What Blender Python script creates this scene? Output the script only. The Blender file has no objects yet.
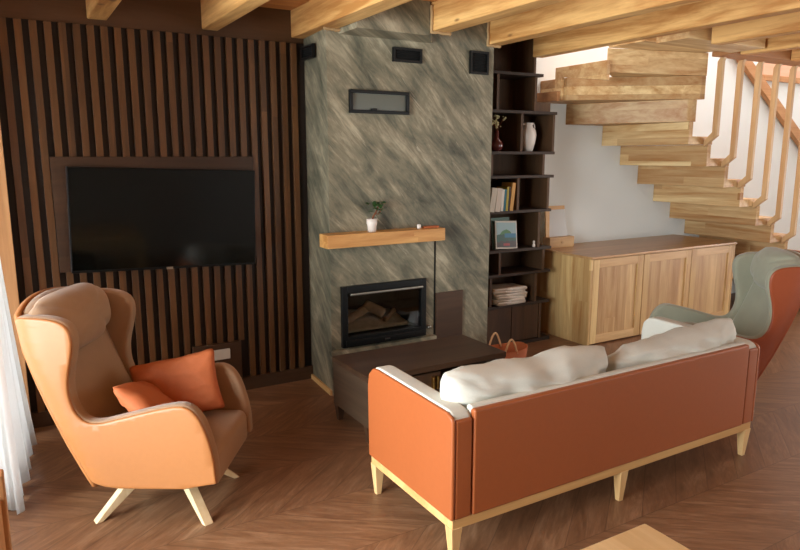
import bpy, bmesh, math, random
from mathutils import Vector, Matrix, noise
random.seed(7)
S = bpy.context.scene
COL = S.collection
R = math.radians

# ------------------------------------------------------------------ materials
def srgb(r, g, b):
    f = lambda c: ((c/255+.055)/1.055)**2.4 if c > 10 else c/255/12.92
    return (f(r), f(g), f(b), 1)

class NT:
    def __init__(s, name, rough=.6, spec=.5, metal=0.):
        s.m = bpy.data.materials.new(name); s.m.use_nodes = True
        s.t = s.m.node_tree; s.b = s.t.nodes['Principled BSDF']
        s.b.inputs['Roughness'].default_value = rough
        s.b.inputs['Specular IOR Level'].default_value = spec
        s.b.inputs['Metallic'].default_value = metal
        s.tc = None
    def n(s, typ, **kw):
        n = s.t.nodes.new(typ)
        for k, v in kw.items(): setattr(n, k, v)
        return n
    def link(s, a, b): s.t.links.new(a, b)
    def put(s, inp, v):
        if isinstance(v, bpy.types.NodeSocket): s.link(v, inp)
        else: inp.default_value = v
    def co(s, world=False):
        if world: return s.n('ShaderNodeNewGeometry').outputs['Position']
        if not s.tc: s.tc = s.n('ShaderNodeTexCoord')
        return s.tc.outputs['Object']
    def math(s, op, a, b=0., c=None):
        n = s.n('ShaderNodeMath', operation=op)
        s.put(n.inputs[0], a); s.put(n.inputs[1], b)
        if c is not None: s.put(n.inputs[2], c)
        return n.outputs[0]
    def sep(s, v):
        n = s.n('ShaderNodeSeparateXYZ'); s.link(v, n.inputs[0]); return n.outputs
    def comb(s, x, y, z):
        n = s.n('ShaderNodeCombineXYZ')
        for i, v in enumerate((x, y, z)): s.put(n.inputs[i], v)
        return n.outputs[0]
    def noise(s, vec, scale=1., detail=3., rough=.5, dist=0.):
        n = s.n('ShaderNodeTexNoise'); s.link(vec, n.inputs['Vector'])
        n.inputs['Scale'].default_value = scale; n.inputs['Detail'].default_value = detail
        n.inputs['Roughness'].default_value = rough; n.inputs['Distortion'].default_value = dist
        return n.outputs['Fac']
    def white(s, v):
        n = s.n('ShaderNodeTexWhiteNoise', noise_dimensions='3D'); s.link(v, n.inputs['Vector']); return n.outputs['Value']
    def ramp(s, fac, stops):
        n = s.n('ShaderNodeValToRGB'); s.link(fac, n.inputs[0]); e = n.color_ramp.elements
        while len(e) < len(stops): e.new(.5)
        for i, (p, c) in enumerate(stops): e[i].position = p; e[i].color = c
        return n.outputs[0]
    def mix(s, f, a, b, mode='MIX'):
        n = s.n('ShaderNodeMix', data_type='RGBA', blend_type=mode)
        s.put(n.inputs[0], f); s.put(n.inputs[6], a); s.put(n.inputs[7], b); return n.outputs[2]
    def base(s, c): s.put(s.b.inputs['Base Color'], c)
    def bump(s, h, strength=.3, dist=.01):
        n = s.n('ShaderNodeBump'); n.inputs['Strength'].default_value = strength; n.inputs['Distance'].default_value = dist
        s.link(h, n.inputs['Height']); s.link(n.outputs[0], s.b.inputs['Normal'])
    def offs(s, vec):   # every object its own bit of grain
        r = s.n('ShaderNodeObjectInfo').outputs['Random']
        a = s.n('ShaderNodeVectorMath', operation='ADD'); s.link(vec, a.inputs[0])
        s.link(s.comb(s.math('MULTIPLY', r, 37.), s.math('MULTIPLY', r, 91.), s.math('MULTIPLY', r, 53.)), a.inputs[1])
        return a.outputs[0]

def wood(name, light, dark, axis='X', stave=None, rough=.5, scale=1., contrast=.5, knots=False, stave_var=.5, extra=None):
    """grain along axis; stave = (axis letter, width) for laminated boards"""
    m = NT(name, rough, .4)
    c = m.offs(m.co()); x, y, z = m.sep(c)[0:3]
    st = {'X': (1.1, 14, 14), 'Y': (14, 1.1, 14), 'Z': (14, 14, 1.1)}[axis]
    v = m.comb(m.math('MULTIPLY', x, st[0]*scale), m.math('MULTIPLY', y, st[1]*scale), m.math('MULTIPLY', z, st[2]*scale))
    jump = None
    if stave:
        k = {'X': x, 'Y': y, 'Z': z}[stave[0]]
        idx = m.math('FLOOR', m.math('DIVIDE', k, stave[1]))
        al = {'X': x, 'Y': y, 'Z': z}[axis]
        r0 = m.white(m.comb(idx, 3.1, 7.7))
        seg = m.math('FLOOR', m.math('ADD', m.math('DIVIDE', al, stave[1]*34), m.math('MULTIPLY', r0, 5.)))
        jump = m.white(m.comb(idx, seg, 1.3))
        a = m.n('ShaderNodeVectorMath', operation='ADD'); m.link(v, a.inputs[0])
        m.link(m.comb(m.math('MULTIPLY', jump, 31.), m.math('MULTIPLY', jump, 17.), m.math('MULTIPLY', jump, 23.)), a.inputs[1]); v = a.outputs[0]
    n1 = m.noise(v, .55, 5, .6, 1.2)
    n2 = m.noise(v, 3.2, 4, .7, .3)
    f = m.math('ADD', m.math('MULTIPLY', n1, .75), m.math('MULTIPLY', n2, .25))
    col = m.ramp(f, [(.5-.22/contrast*.5, dark), (.5+.18/contrast*.5, light)])
    if jump is not None:
        col = m.mix(m.math('MULTIPLY', jump, stave_var), col, m.mix(.75, col, extra or dark))
    if knots:
        vo = m.n('ShaderNodeTexVoronoi'); m.link(m.comb(m.math('MULTIPLY', x, 1.6 if axis != 'X' else 1.), m.math('MULTIPLY', y, 1.6 if axis != 'Y' else 1.), m.math('MULTIPLY', z, 3.)), vo.inputs['Vector'])
        vo.inputs['Scale'].default_value = 2.2
        kf = m.ramp(vo.outputs['Distance'], [(.03, (1, 1, 1, 1)), (.085, (0, 0, 0, 1))])
        col = m.mix(kf, col, m.mix(.7, dark, (.05, .02, .008, 1)))
    m.base(col); m.bump(n2, .15, .004)
    return m.m

def plain(name, c, rough=.6, spec=.4, metal=0., var=0., nscale=20., bump=0., sheen=0.):
    m = NT(name, rough, spec, metal)
    if var or bump:
        n = m.noise(m.co(), nscale, 4, .6)
        m.base(m.mix(n, tuple(v*(1-var) for v in c[:3])+(1,), tuple(min(1, v*(1+var)) for v in c[:3])+(1,)))
        if bump: m.bump(n, bump, .004)
    else:
        m.base(m.mix(m.noise(m.co(), 8), c, tuple(v*.93 for v in c[:3])+(1,)))
    if sheen:
        m.b.inputs['Sheen Weight'].default_value = sheen; m.b.inputs['Sheen Roughness'].default_value = .5
    return m.m

PINE_L, PINE_D = srgb(232, 186, 118), srgb(184, 128, 68)
M = {}
M['beam'] = wood('beam_pine', PINE_L, PINE_D, 'Y', rough=.55, scale=.8, contrast=1.2, knots=True)
M['ceil'] = wood('ceiling_pine', srgb(222, 160, 92), srgb(184, 114, 56), 'X', ('Y', .14), rough=.6)
M['header'] = wood('header_pine', srgb(188, 136, 88), srgb(146, 98, 58), 'X', rough=.6)
M['mantel'] = wood('mantel_oak', srgb(222, 172, 104), srgb(178, 120, 62), 'X', ('Z', .04), rough=.45, contrast=.8, stave_var=.35)
M['step'] = wood('stair_ash', srgb(242, 216, 162), srgb(188, 138, 82), 'Y', ('Z', .065), rough=.45, contrast=.75, stave_var=.8, extra=srgb(150, 98, 52))
M['stepx'] = wood('stair_ash_cross', srgb(242, 216, 162), srgb(188, 140, 86), 'X', ('Z', .07), rough=.45, contrast=.75, stave_var=.8, extra=srgb(146, 94, 50))
M['baluster'] = wood('baluster_ash', srgb(208, 176, 130), srgb(170, 130, 86), 'Z', rough=.5)
M['rail'] = wood('rail_wood', srgb(204, 154, 104), srgb(170, 116, 70), 'X', rough=.5)
M['cab'] = wood('cabinet_ash', srgb(222, 188, 134), srgb(172, 128, 80), 'Z', ('X', .13), rough=.42, contrast=.75, stave_var=.6, extra=srgb(134, 88, 48))
M['cabside'] = wood('cabinet_ash_side', srgb(228, 196, 136), srgb(182, 136, 82), 'Z', ('Y', .1), rough=.42, contrast=.75, stave_var=.6, extra=srgb(140, 92, 48))
M['cabh'] = wood('cabinet_ash_rail', srgb(218, 182, 130), srgb(178, 134, 86), 'X', rough=.42)
M['cabtop'] = wood('cabinet_top_ash', srgb(206, 166, 116), srgb(166, 122, 78), 'X', ('Y', .09), rough=.3, stave_var=.5)
M['oakleg'] = wood('light_oak_legs', srgb(226, 184, 122), srgb(190, 140, 82), 'X', rough=.4)
M['oaklegz'] = wood('light_oak_upright', srgb(232, 196, 140), srgb(200, 154, 98), 'Z', rough=.4)
M['paleleg'] = wood('pale_ash_legs', srgb(238, 218, 178), srgb(212, 182, 134), 'Z', rough=.4)
M['slat'] = wood('slat_walnut', srgb(124, 84, 48), srgb(78, 52, 30), 'Z', ('X', .0745), rough=.42, stave_var=.45, extra=srgb(40, 26, 18))
M['slatback'] = wood('slat_backing', srgb(40, 28, 20), srgb(26, 18, 13), 'Z', rough=.6)
M['slatflat'] = wood('walnut_board', srgb(82, 57, 38), srgb(58, 40, 27), 'X', rough=.5)
M['brownwall'] = wood('brown_board_wall', srgb(106, 74, 46), srgb(80, 56, 35), 'X', rough=.6)
M['walnut'] = wood('dark_walnut', srgb(84, 60, 43), srgb(54, 38, 27), 'X', rough=.38)
M['walnutside'] = wood('dark_walnut_side', srgb(92, 72, 54), srgb(60, 46, 35), 'Y', rough=.5)
M['shelf'] = wood('bookcase_walnut', srgb(96, 68, 42), srgb(62, 43, 27), 'Z', rough=.65)
M['shelfh'] = wood('bookcase_board', srgb(62, 46, 34), srgb(40, 30, 22), 'X', rough=.65)
M['table'] = wood('table_pine', srgb(228, 198, 150), srgb(196, 158, 108), 'Y', ('X', .12), rough=.35, stave_var=.4)
M['frame'] = wood('window_frame_wood', srgb(192, 142, 94), srgb(150, 104, 64), 'Z', rough=.5)
M['leather'] = plain('orange_leather', srgb(164, 106, 58), .42, .45, var=.06, nscale=45, bump=.06)
M['leather2'] = plain('rust_leather', srgb(152, 74, 42), .45, .4, var=.06, nscale=45, bump=.06)
M['leather_sofa'] = plain('tan_leather', srgb(160, 86, 44), .42, .45, var=.06, nscale=45, bump=.06)
M['beige'] = plain('beige_velvet', srgb(152, 122, 94), .85, .2, var=.14, nscale=6, bump=.1, sheen=.25)
M['sage'] = plain('sage_velvet', srgb(152, 152, 132), .85, .2, var=.12, nscale=6, bump=.1, sheen=.25)
M['fabric'] = plain('light_grey_linen', srgb(210, 209, 198), .9, .15, var=.05, nscale=120, bump=.2)
M['cushion'] = plain('orange_cushion', srgb(176, 98, 58), .7, .25, var=.08, nscale=60, bump=.15)
M['cushion_s'] = plain('ochre_cushion_seam', srgb(190, 140, 70), .7, .25)
M['white'] = plain('white_plaster', srgb(232, 238, 236), .85, .2, var=.015, nscale=3)
M['porc'] = plain('white_ceramic', srgb(222, 212, 202), .4, .5)
M['plastic'] = plain('white_plastic', srgb(228, 224, 214), .4, .5)
M['black'] = plain('black_metal', srgb(17, 18, 18), .42, .25)
M['blackm'] = plain('black_matte', srgb(20, 20, 19), .8, .2)
M['soot'] = plain('firebox_soot', srgb(58, 54, 48), .95, .1, var=.4, nscale=7)
M['chrome'] = plain('brushed_steel', srgb(170, 165, 155), .3, .5, 1.)
M['brass'] = plain('brass', srgb(190, 150, 80), .3, .5, 1.)
M['ash'] = plain('wood_ash', srgb(206, 188, 160), .95, .1, var=.35, nscale=30, bump=.6)
M['log'] = plain('charred_log', srgb(190, 154, 116), .9, .1, var=.5, nscale=20, bump=.7)
M['leaf'] = plain('green_leaf', srgb(52, 84, 42), .5, .4, var=.3, nscale=30)
M['stem'] = plain('brown_stem', srgb(120, 70, 44), .7, .2)
M['vase_r'] = plain('dark_red_glaze', srgb(98, 46, 44), .2, .6)
M['flower'] = plain('dried_flowers', srgb(214, 206, 160), .9, .1)
M['towel'] = plain('white_cloth', srgb(230, 226, 216), .95, .1, var=.05, nscale=60, bump=.3)
M['rope'] = plain('pale_rope', srgb(206, 160, 116), .8, .2)
M['mortar'] = plain('foam_filler', srgb(178, 146, 104), .95, .1, var=.15, nscale=40, bump=1.)
M['paper'] = plain('page_paper', srgb(226, 216, 196), .9, .1)

def book_mat(i, c): return plain('book_cover_%s' % i, c, .55, .3)

# marble-look chimney plaster, streaks falling to the right
def chimney_mat():
    m = NT('chimney_plaster', .55, .35)
    x, y, z = m.sep(m.co(True))[0:3]
    xy = m.math('SUBTRACT', x, m.math('MULTIPLY', y, 1.))
    al = m.math('SUBTRACT', m.math('MULTIPLY', xy, .68), m.math('MULTIPLY', z, .73))
    ac = m.math('ADD', m.math('MULTIPLY', xy, .73), m.math('MULTIPLY', z, .68))
    v = m.comb(m.math('MULTIPLY', al, 2.3), m.math('MULTIPLY', ac, 9.), m.math('MULTIPLY', y, .3))
    v2 = m.comb(m.math('MULTIPLY', al, 4.5), m.math('MULTIPLY', ac, 26.), 2.)
    blotch = m.noise(m.comb(m.math('MULTIPLY', al, 2.2), m.math('MULTIPLY', ac, 3.6), 5.), 1.1, 4, .6, .6)
    n1 = m.noise(v, 1., 6, .66, .9); n2 = m.noise(v2, 1., 5, .7, .8)
    f = m.math('ADD', m.math('MULTIPLY', n1, .38), m.math('ADD', m.math('MULTIPLY', n2, .26), m.math('MULTIPLY', blotch, .36)))
    c = m.ramp(f, [(.36, srgb(62, 63, 51)), (.45, srgb(98, 95, 78)), (.53, srgb(130, 122, 100)), (.63, srgb(176, 165, 139))])
    # thin pale scratches
    v3 = m.comb(m.math('MULTIPLY', al, 3.2), m.math('MULTIPLY', ac, 44.), 9.)
    n3 = m.noise(v3, 1., 3, .6, 1.4)
    c = m.mix(m.ramp(n3, [(.66, (0, 0, 0, 1)), (.73, (.55, .55, .55, 1))]), c, srgb(190, 180, 156))
    m.base(c); m.bump(n2, .25, .006)
    return m.m
M['chimney'] = chimney_mat()

def floor_mat():
    m = NT('chevron_floor', .42, .45)
    x, y, z = m.sep(m.co(True))[0:3]
    W, a, bw = .44, R(38), .15
    yy = m.math('DIVIDE', m.math('ADD', y, 10*2*W-2.31), W)       # a seam wherever this is whole
    col = m.math('FLOOR', yy)
    fr = m.math('SUBTRACT', yy, col)
    odd = m.math('MODULO', col, 2.)
    # column 0: boards lean one way, column 1 the other
    sgn = m.math('SUBTRACT', m.math('MULTIPLY', odd, 2.), 1.)
    loc = m.math('MULTIPLY', m.math('SUBTRACT', fr, .5), W)
    ly = m.math('MULTIPLY', loc, sgn)
    ly = m.math('MULTIPLY', ly, -1.)
    c = m.math('SUBTRACT', m.math('MULTIPLY', x, math.sin(a)), m.math('MULTIPLY', ly, -math.cos(a)))
    along = m.math('ADD', m.math('MULTIPLY', x, math.cos(a)), m.math('MULTIPLY', ly, -math.sin(a)))
    idx = m.math('FLOOR', m.math('DIVIDE', c, bw))
    r = m.white(m.comb(idx, col, 0.))
    v = m.comb(m.math('ADD', m.math('MULTIPLY', c, 15.), m.math('MULTIPLY', r, 60.)), m.math('ADD', m.math('MULTIPLY', along, 2.2), m.math('MULTIPLY', r, 13.)), col)
    n = m.noise(v, 1., 6, .66, 1.2)
    n2 = m.noise(v, 4., 3, .7, .2)
    g = m.math('ADD', m.math('MULTIPLY', n, .7), m.math('MULTIPLY', n2, .3))
    colr = m.ramp(g, [(.28, srgb(96, 66, 44)), (.5, srgb(134, 96, 67)), (.72, srgb(168, 130, 98))])
    colr = m.mix(m.math('MULTIPLY', r, .45), colr, m.mix(.6, colr, srgb(104, 68, 48)))
    fb = m.math('SUBTRACT', m.math('DIVIDE', c, bw), idx)
    edge = m.math('MINIMUM', m.math('MINIMUM', fb, m.math('SUBTRACT', 1., fb)), m.math('MULTIPLY', m.math('MINIMUM', fr, m.math('SUBTRACT', 1., fr)), W/bw))
    ed = m.ramp(edge, [(0., (1, 1, 1, 1)), (.02, (0, 0, 0, 1))])
    colr = m.mix(m.math('MULTIPLY', ed, .55), colr, srgb(52, 32, 22))
    m.base(colr)
    m.link(m.math('ADD', .27, m.math('MULTIPLY', n2, .2)), m.b.inputs['Roughness'])
    m.bump(g, .12, .004)
    return m.m
M['floor'] = floor_mat()

def glass_mat(name, tint=(1, 1, 1, 1), rough=0.02):
    m = bpy.data.materials.new(name); m.use_nodes = True; t = m.node_tree; t.nodes.clear()
    o = t.nodes.new('ShaderNodeOutputMaterial'); mx = t.nodes.new('ShaderNodeMixShader')
    tr = t.nodes.new('ShaderNodeBsdfTransparent'); tr.inputs[0].default_value = tint
    gl = t.nodes.new('ShaderNodeBsdfGlossy'); gl.inputs['Roughness'].default_value = rough
    fr = t.nodes.new('ShaderNodeFresnel'); fr.inputs[0].default_value = 1.5
    t.links.new(fr.outputs[0], mx.inputs[0]); t.links.new(tr.outputs[0], mx.inputs[1]); t.links.new(gl.outputs[0], mx.inputs[2])
    t.links.new(mx.outputs[0], o.inputs[0]); return m
M['glass'] = glass_mat('window_glass')
M['fireglass'] = glass_mat('stove_glass', (.92, .92, .90, 1))
M['screen'] = plain('tv_screen', srgb(4, 8, 7), .1, .35)
mm = NT('sheer_curtain', .9, .1); mm.base(srgb(236, 236, 232)); M['curtain'] = mm.m
_t = mm.t; _tl = _t.nodes.new('ShaderNodeBsdfTranslucent'); _tl.inputs[0].default_value = (.85, .86, .86, 1)
_mx = _t.nodes.new('ShaderNodeMixShader'); _mx.inputs[0].default_value = .5
_out = [n for n in _t.nodes if n.type == 'OUTPUT_MATERIAL'][0]
_t.links.new(mm.b.outputs[0], _mx.inputs[1]); _t.links.new(_tl.outputs[0], _mx.inputs[2]); _t.links.new(_mx.outputs[0], _out.inputs[0])
# vent window glass with a pale glare-like frosting
M['frost'] = plain('smoky_glass', srgb(92, 96, 88), .12, .8)

def cover_mat():
    """children's-book style cover: pale sky, green hill, dark foot, teal bar - all in the cover's own plane"""
    m = NT('green_picture_cover', .35, .5)
    x, y, z = m.sep(m.co())[0:3]
    n = m.noise(m.co(), 22, 3)
    h = m.math('ADD', z, m.math('MULTIPLY', m.math('SUBTRACT', n, .5), .05))
    hill = m.math('SUBTRACT', h, m.math('SUBTRACT', .045, m.math('MULTIPLY', m.math('MULTIPLY', x, x), 9.)))
    c = m.mix(m.ramp(hill, [(.48, (1, 1, 1, 1)), (.52, (0, 0, 0, 1))]) if False else m.math('LESS_THAN', hill, 0.), srgb(150, 184, 190), srgb(66, 128, 72))
    c = m.mix(m.math('LESS_THAN', h, 0.), c, srgb(24, 82, 70))
    c = m.mix(m.math('LESS_THAN', h, -.055), c, srgb(60, 52, 50))
    b = m.math('MULTIPLY', m.math('LESS_THAN', m.math('ABSOLUTE', m.math('SUBTRACT', z, -.005)), .018), m.math('GREATER_THAN', x, -.02))
    c = m.mix(b, c, srgb(30, 120, 160))
    r_ = m.math('MULTIPLY', m.math('LESS_THAN', m.math('ABSOLUTE', m.math('SUBTRACT', z, -.082)), .01), m.math('LESS_THAN', m.math('ABSOLUTE', x), .035))
    c = m.mix(r_, c, srgb(170, 50, 50))
    m.base(c); return m.m
M['cover'] = cover_mat()

# ------------------------------------------------------------------ mesh helpers
def B(): return bmesh.new()
def box(bm, x0, x1, y0, y1, z0, z1, mat=None):
    m = Matrix.Translation(((x0+x1)/2, (y0+y1)/2, (z0+z1)/2)) @ Matrix.Diagonal((abs(x1-x0), abs(y1-y0), abs(z1-z0), 1))
    if mat is not None: m = mat @ m
    bmesh.ops.create_cube(bm, size=1, matrix=m); return bm
def prism(bm, pts, z0, z1, T=None):
    """pts polygon (x,y) extruded z0..z1, optional transform"""
    T = T or Matrix()
    a = [bm.verts.new(T @ Vector((p[0], p[1], z0))) for p in pts]; b = [bm.verts.new(T @ Vector((p[0], p[1], z1))) for p in pts]
    n = len(pts); bm.faces.new(a[::-1]); bm.faces.new(b)
    for i in range(n): bm.faces.new((a[i], a[(i+1) % n], b[(i+1) % n], b[i]))
    bmesh.ops.recalc_face_normals(bm, faces=bm.faces); return bm
def lathe(bm, prof, seg=24, T=None):
    T = T or Matrix(); rings = []
    for r, z in prof:
        rings.append([bm.verts.new(T @ Vector((r*math.cos(2*math.pi*k/seg), r*math.sin(2*math.pi*k/seg), z))) for k in range(seg)])
    for a, b in zip(rings, rings[1:]):
        for k in range(seg): bm.faces.new((a[k], a[(k+1) % seg], b[(k+1) % seg], b[k]))
    bm.faces.new(rings[0][::-1]); bm.faces.new(rings[-1])
    bmesh.ops.recalc_face_normals(bm, faces=bm.faces); return bm
def tube(bm, pts, r, seg=8, closed=False):
    pts = [Vector(p) for p in pts]; n = len(pts); rings = []
    rr = r if isinstance(r, (list, tuple)) else [r]*n
    up = Vector((0, 0, 1)); prev = None
    for i, p in enumerate(pts):
        d = ((pts[(i+1) % n] if (closed or i < n-1) else p) - (pts[i-1] if (closed or i > 0) else p)).normalized()
        a = d.cross(up if abs(d.z) < .9 else Vector((1, 0, 0))).normalized()
        if prev and a.dot(prev) < 0: a = -a
        prev = a; b = d.cross(a)
        rings.append([bm.verts.new(p + (a*math.cos(2*math.pi*k/seg)+b*math.sin(2*math.pi*k/seg))*rr[i]) for k in range(seg)])
    m = n if closed else n-1
    for i in range(m):
        a, b = rings[i], rings[(i+1) % n]
        for k in range(seg): bm.faces.new((a[k], a[(k+1) % seg], b[(k+1) % seg], b[k]))
    if not closed: bm.faces.new(rings[0][::-1]); bm.faces.new(rings[-1])
    bmesh.ops.recalc_face_normals(bm, faces=bm.faces); return bm
def taper(bm, p0, p1, w0, w1, d0=None, d1=None, T=None):
    """square leg from p0 (bottom) to p1 (top), horizontal section w x d"""
    T = T or Matrix(); d0 = d0 or w0; d1 = d1 or w1; v = []
    for p, w, d in ((p0, w0, d0), (p1, w1, d1)):
        for sx, sy in ((-1, -1), (1, -1), (1, 1), (-1, 1)): v.append(bm.verts.new(T @ Vector((p[0]+sx*w/2, p[1]+sy*d/2, p[2]))))
    bm.faces.new(v[3::-1]); bm.faces.new(v[4:])
    for i in range(4): bm.faces.new((v[i], v[(i+1) % 4], v[4+(i+1) % 4], v[4+i]))
    bmesh.ops.recalc_face_normals(bm, faces=bm.faces); return bm
def pillow(bm, W, H, T, seed=0, n=28, wr=.012, sag=0., pinch=.07, pw=3.2, T4=None, rnd=7.):
    """soft pillow in the XZ plane, thickness along Y"""
    T4 = T4 or Matrix(); top, bot = {}, {}
    for i in range(n+1):
        for j in range(n+1):
            u, v = -1+2*i/n, -1+2*j/n
            k_ = max(abs(u), abs(v))/max(1e-6, (abs(u)**rnd+abs(v)**rnd)**(1/rnd)); E_ = (1-abs(u)**pw)*(1-abs(v)**pw); u, v = u*k_, v*k_
            e = max(0, E_)**.5; _ = max(0, (1-abs(u)**pw)*(1-abs(v)**pw))**.5
            x = W/2*u*(1-pinch*(1-v*v)*abs(u)**3); z = H/2*v*(1-pinch*(1-u*u)*abs(v)**3) - sag*(1-u*u)*(v > 0)*v
            q = Vector((u*2.1+seed*7.3, v*2.1, seed*3.1))
            w = (noise.noise(q*1.2)+.5*(.5-abs(noise.noise(q*2.6)))+.35*(.5-abs(noise.noise(q*5.3))))*wr
            edge = (i in (0, n) or j in (0, n))
            f = Vector((x, T/2*e + (w*e if not edge else 0), z + w*.5)); g = Vector((x, -T/2*e + ((noise.noise(q*2.2+Vector((9, 9, 9)))+.5*noise.noise(q*4.6))*wr*e if not edge else 0), z + w*.5))
            top[i, j] = bm.verts.new(T4 @ f); bot[i, j] = top[i, j] if edge else bm.verts.new(T4 @ g)
    for i in range(n):
        for j in range(n):
            bm.faces.new((top[i, j], top[i+1, j], top[i+1, j+1], top[i, j+1]))
            k = (bot[i, j+1], bot[i+1, j+1], bot[i+1, j], bot[i, j])
            bm.faces.new(k)
    bmesh.ops.recalc_face_normals(bm, faces=bm.faces); return bm
def rrect(w, h, r, n=5):
    out = []
    for cx, cy, a0 in ((w/2-r, h/2-r, 0), (-w/2+r, h/2-r, 90), (-w/2+r, -h/2+r, 180), (w/2-r, -h/2+r, 270)):
        for k in range(n+1): a = R(a0+90*k/n); out.append((cx+r*math.cos(a), cy+r*math.sin(a)))
    return out

def obj(name, bm, mat, parent=None, bevel=0., smooth=False, seg=2, subsurf=0, loc=None, label=None):
    me = bpy.data.meshes.new(name); bm.to_mesh(me); bm.free()
    o = bpy.data.objects.new(name, me); COL.objects.link(o)
    me.materials.append(mat)
    if parent: o.parent = parent
    if loc is not None:
        me.transform(Matrix.Translation(-Vector(loc))); o.location = loc
    if bevel:
        b = o.modifiers.new('bevel', 'BEVEL'); b.width = bevel; b.segments = seg; b.limit_method = 'ANGLE'; b.angle_limit = R(35)
    if subsurf:
        s = o.modifiers.new('sub', 'SUBSURF'); s.levels = s.render_levels = subsurf
    if smooth or bevel or subsurf:
        me.polygons.foreach_set('use_smooth', [True]*len(me.polygons))
        if not smooth and not subsurf:
            w = o.modifiers.new('wn', 'WEIGHTED_NORMAL'); w.keep_sharp = True
    if label: o['label'] = label
    return o
def tag(o, label, cat, group=None, kind=None):
    if label: o['label'] = label
    if cat: o['category'] = cat
    if group: o['group'] = group
    if kind: o['kind'] = kind
    return o
def struct(name, bm, mat, parent=None, bevel=0.):
    o = obj(name, bm, mat, parent, bevel)
    if not parent: o['kind'] = 'structure'
    return o
def empty(name, label, cat, loc, rz=0., group=None):
    o = bpy.data.objects.new(name, None); COL.objects.link(o); o.empty_display_size = .1
    o.location = loc; o.rotation_euler = (0, 0, rz); return tag(o, label, cat, group)

# ------------------------------------------------------------------ room shell
XL, XR, YB, YW, YT = -1.6, 9.0, -3.0, 4.75, 4.46
ZC = 2.62
struct('floor', box(B(), XL-.1, XR+.1, YB-.1, YW+.1, -.1, 0), M['floor'])
bm = B()                       # ceiling planks, open over the stairs
box(bm, XL-.1, 3.90, YB, YW+.1, ZC, ZC+.1); box(bm, 3.90, XR+.1, YB, 3.46, ZC, ZC+.1)
struct('ceiling', bm, M['ceil'])
# far wall: board wall behind the TV, and white plaster behind bookcase and stairs up to the upper floor
struct('wall_tv', box(B(), -.5, 3.1, 4.49, 4.85, 0, ZC), M['brownwall'])
bm = B(); box(bm, 3.1, XR+.1, YW, YW+.12, 0, 5.4)
struct('wall_far', bm, M['white'])
# left wall: near part with a wide window, far part with the curtained window recess
bm = B(); x0, x1 = XL-.12, XL
box(bm, x0, x1, YB, .5, 0, ZC); box(bm, x0, x1, 3.1, 3.2, 0, ZC); box(bm, x0, x1, .5, 3.1, 2.35, ZC); box(bm, x0, x1, .5, 3.1, 0, .12)
box(bm, XL, -.42, 3.2, 3.3, 0, ZC)
struct('wall_left', bm, M['white'])
bm = B(); box(bm, -.5, -.035, 4.36, 4.49, 0, ZC); box(bm, -.5, -.42, 3.3, 4.36, 2.35, ZC)
struct('wall_left', bm, M['white'])
bm = B(); box(bm, XL, 4.6, YB-.12, YB, 0, ZC); box(bm, 8.2, XR, YB-.12, YB, 0, ZC); box(bm, 4.6, 8.2, YB-.12, YB, 2.35, ZC); box(bm, 4.6, 8.2, YB-.12, YB, 0, .12)
struct('wall_back', bm, M['white'])
bm = B(); box(bm, XR, XR+.12, YB, -.6, 0, ZC); box(bm, XR, XR+.12, 2.6, YW, 0, 5.4); box(bm, XR, XR+.12, -.6, 2.6, 2.35, ZC); box(bm, XR, XR+.12, -.6, 2.6, 0, .1)
struct('wall_right', bm, M['white'])
# upper stairwell walls
bm = B(); box(bm, 3.0, 3.9, 3.46, 3.56, ZC+.1, 5.4); box(bm, 3.9, XR, 3.36, 3.46, ZC+.1, 5.4); box(bm, 3.78, 3.9, 3.56, YW, ZC+.1, 5.4)
struct('wall_upper', bm, M['white'])
# windows
def window(name, mats, bars, pane):
    f = struct(name, bars, M['frame']); f['kind'] = 'structure'
    obj('pane', pane, M['glass'], f)
bm = B(); xx = XL-.08
for a, b in ((.5, .57), (1.76, 1.84), (3.03, 3.1)): box(bm, xx, xx+.06, a, b, .12, 2.35)
box(bm, xx, xx+.06, .5, 3.1, 2.28, 2.35); box(bm, xx, xx+.06, .5, 3.1, .12, .19)
window('window_1', 0, bm, box(B(), xx+.02, xx+.026, .55, 3.05, .17, 2.3))
bm = B(); xx = -.48
for a, b in ((3.3, 3.37), (3.8, 3.86), (4.29, 4.36)): box(bm, xx, xx+.06, a, b, 0, 2.35)
box(bm, xx, xx+.06, 3.3, 4.36, 2.28, 2.35); box(bm, xx, xx+.06, 3.3, 4.36, 0, .08)
window('window_2', 0, bm, box(B(), xx+.02, xx+.026, 3.33, 4.33, .05, 2.3))
bm = B(); xx = XR+.03
for a, b in ((-.6, -.53), (.97, 1.03), (2.53, 2.6)): box(bm, xx, xx+.06, a, b, .1, 2.35)
box(bm, xx, xx+.06, -.6, 2.6, 2.28, 2.35); box(bm, xx, xx+.06, -.6, 2.6, .1, .17)
window('window_3', 0, bm, box(B(), xx+.02, xx+.026, -.55, 2.55, .15, 2.3))
bm = B(); yy = YB-.09
for a, b in ((4.6, 4.67), (6.36, 6.44), (8.13, 8.2)): box(bm, a, b, yy, yy+.06, .12, 2.35)
box(bm, 4.6, 8.2, yy, yy+.06, 2.28, 2.35); box(bm, 4.6, 8.2, yy, yy+.06, .12, .19)
window('fill_window', 0, bm, box(B(), 4.65, 8.15, yy+.02, yy+.026, .17, 2.3))  # unseen window added behind the camera to let fill light in
# wooden casing at the slatted wall's left end
struct('trim_1', box(B(), -.14, -.004, 4.34, 4.43, 0, ZC), M['frame'], bevel=.004)
# pale strip along the chimney foot
struct('baseboard_chimney', prism(B(), [(1.806, 4.035), (1.821, 4.035), (1.848, 4.438), (1.833, 4.438)], 0, .035), M['oakleg'])

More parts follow.
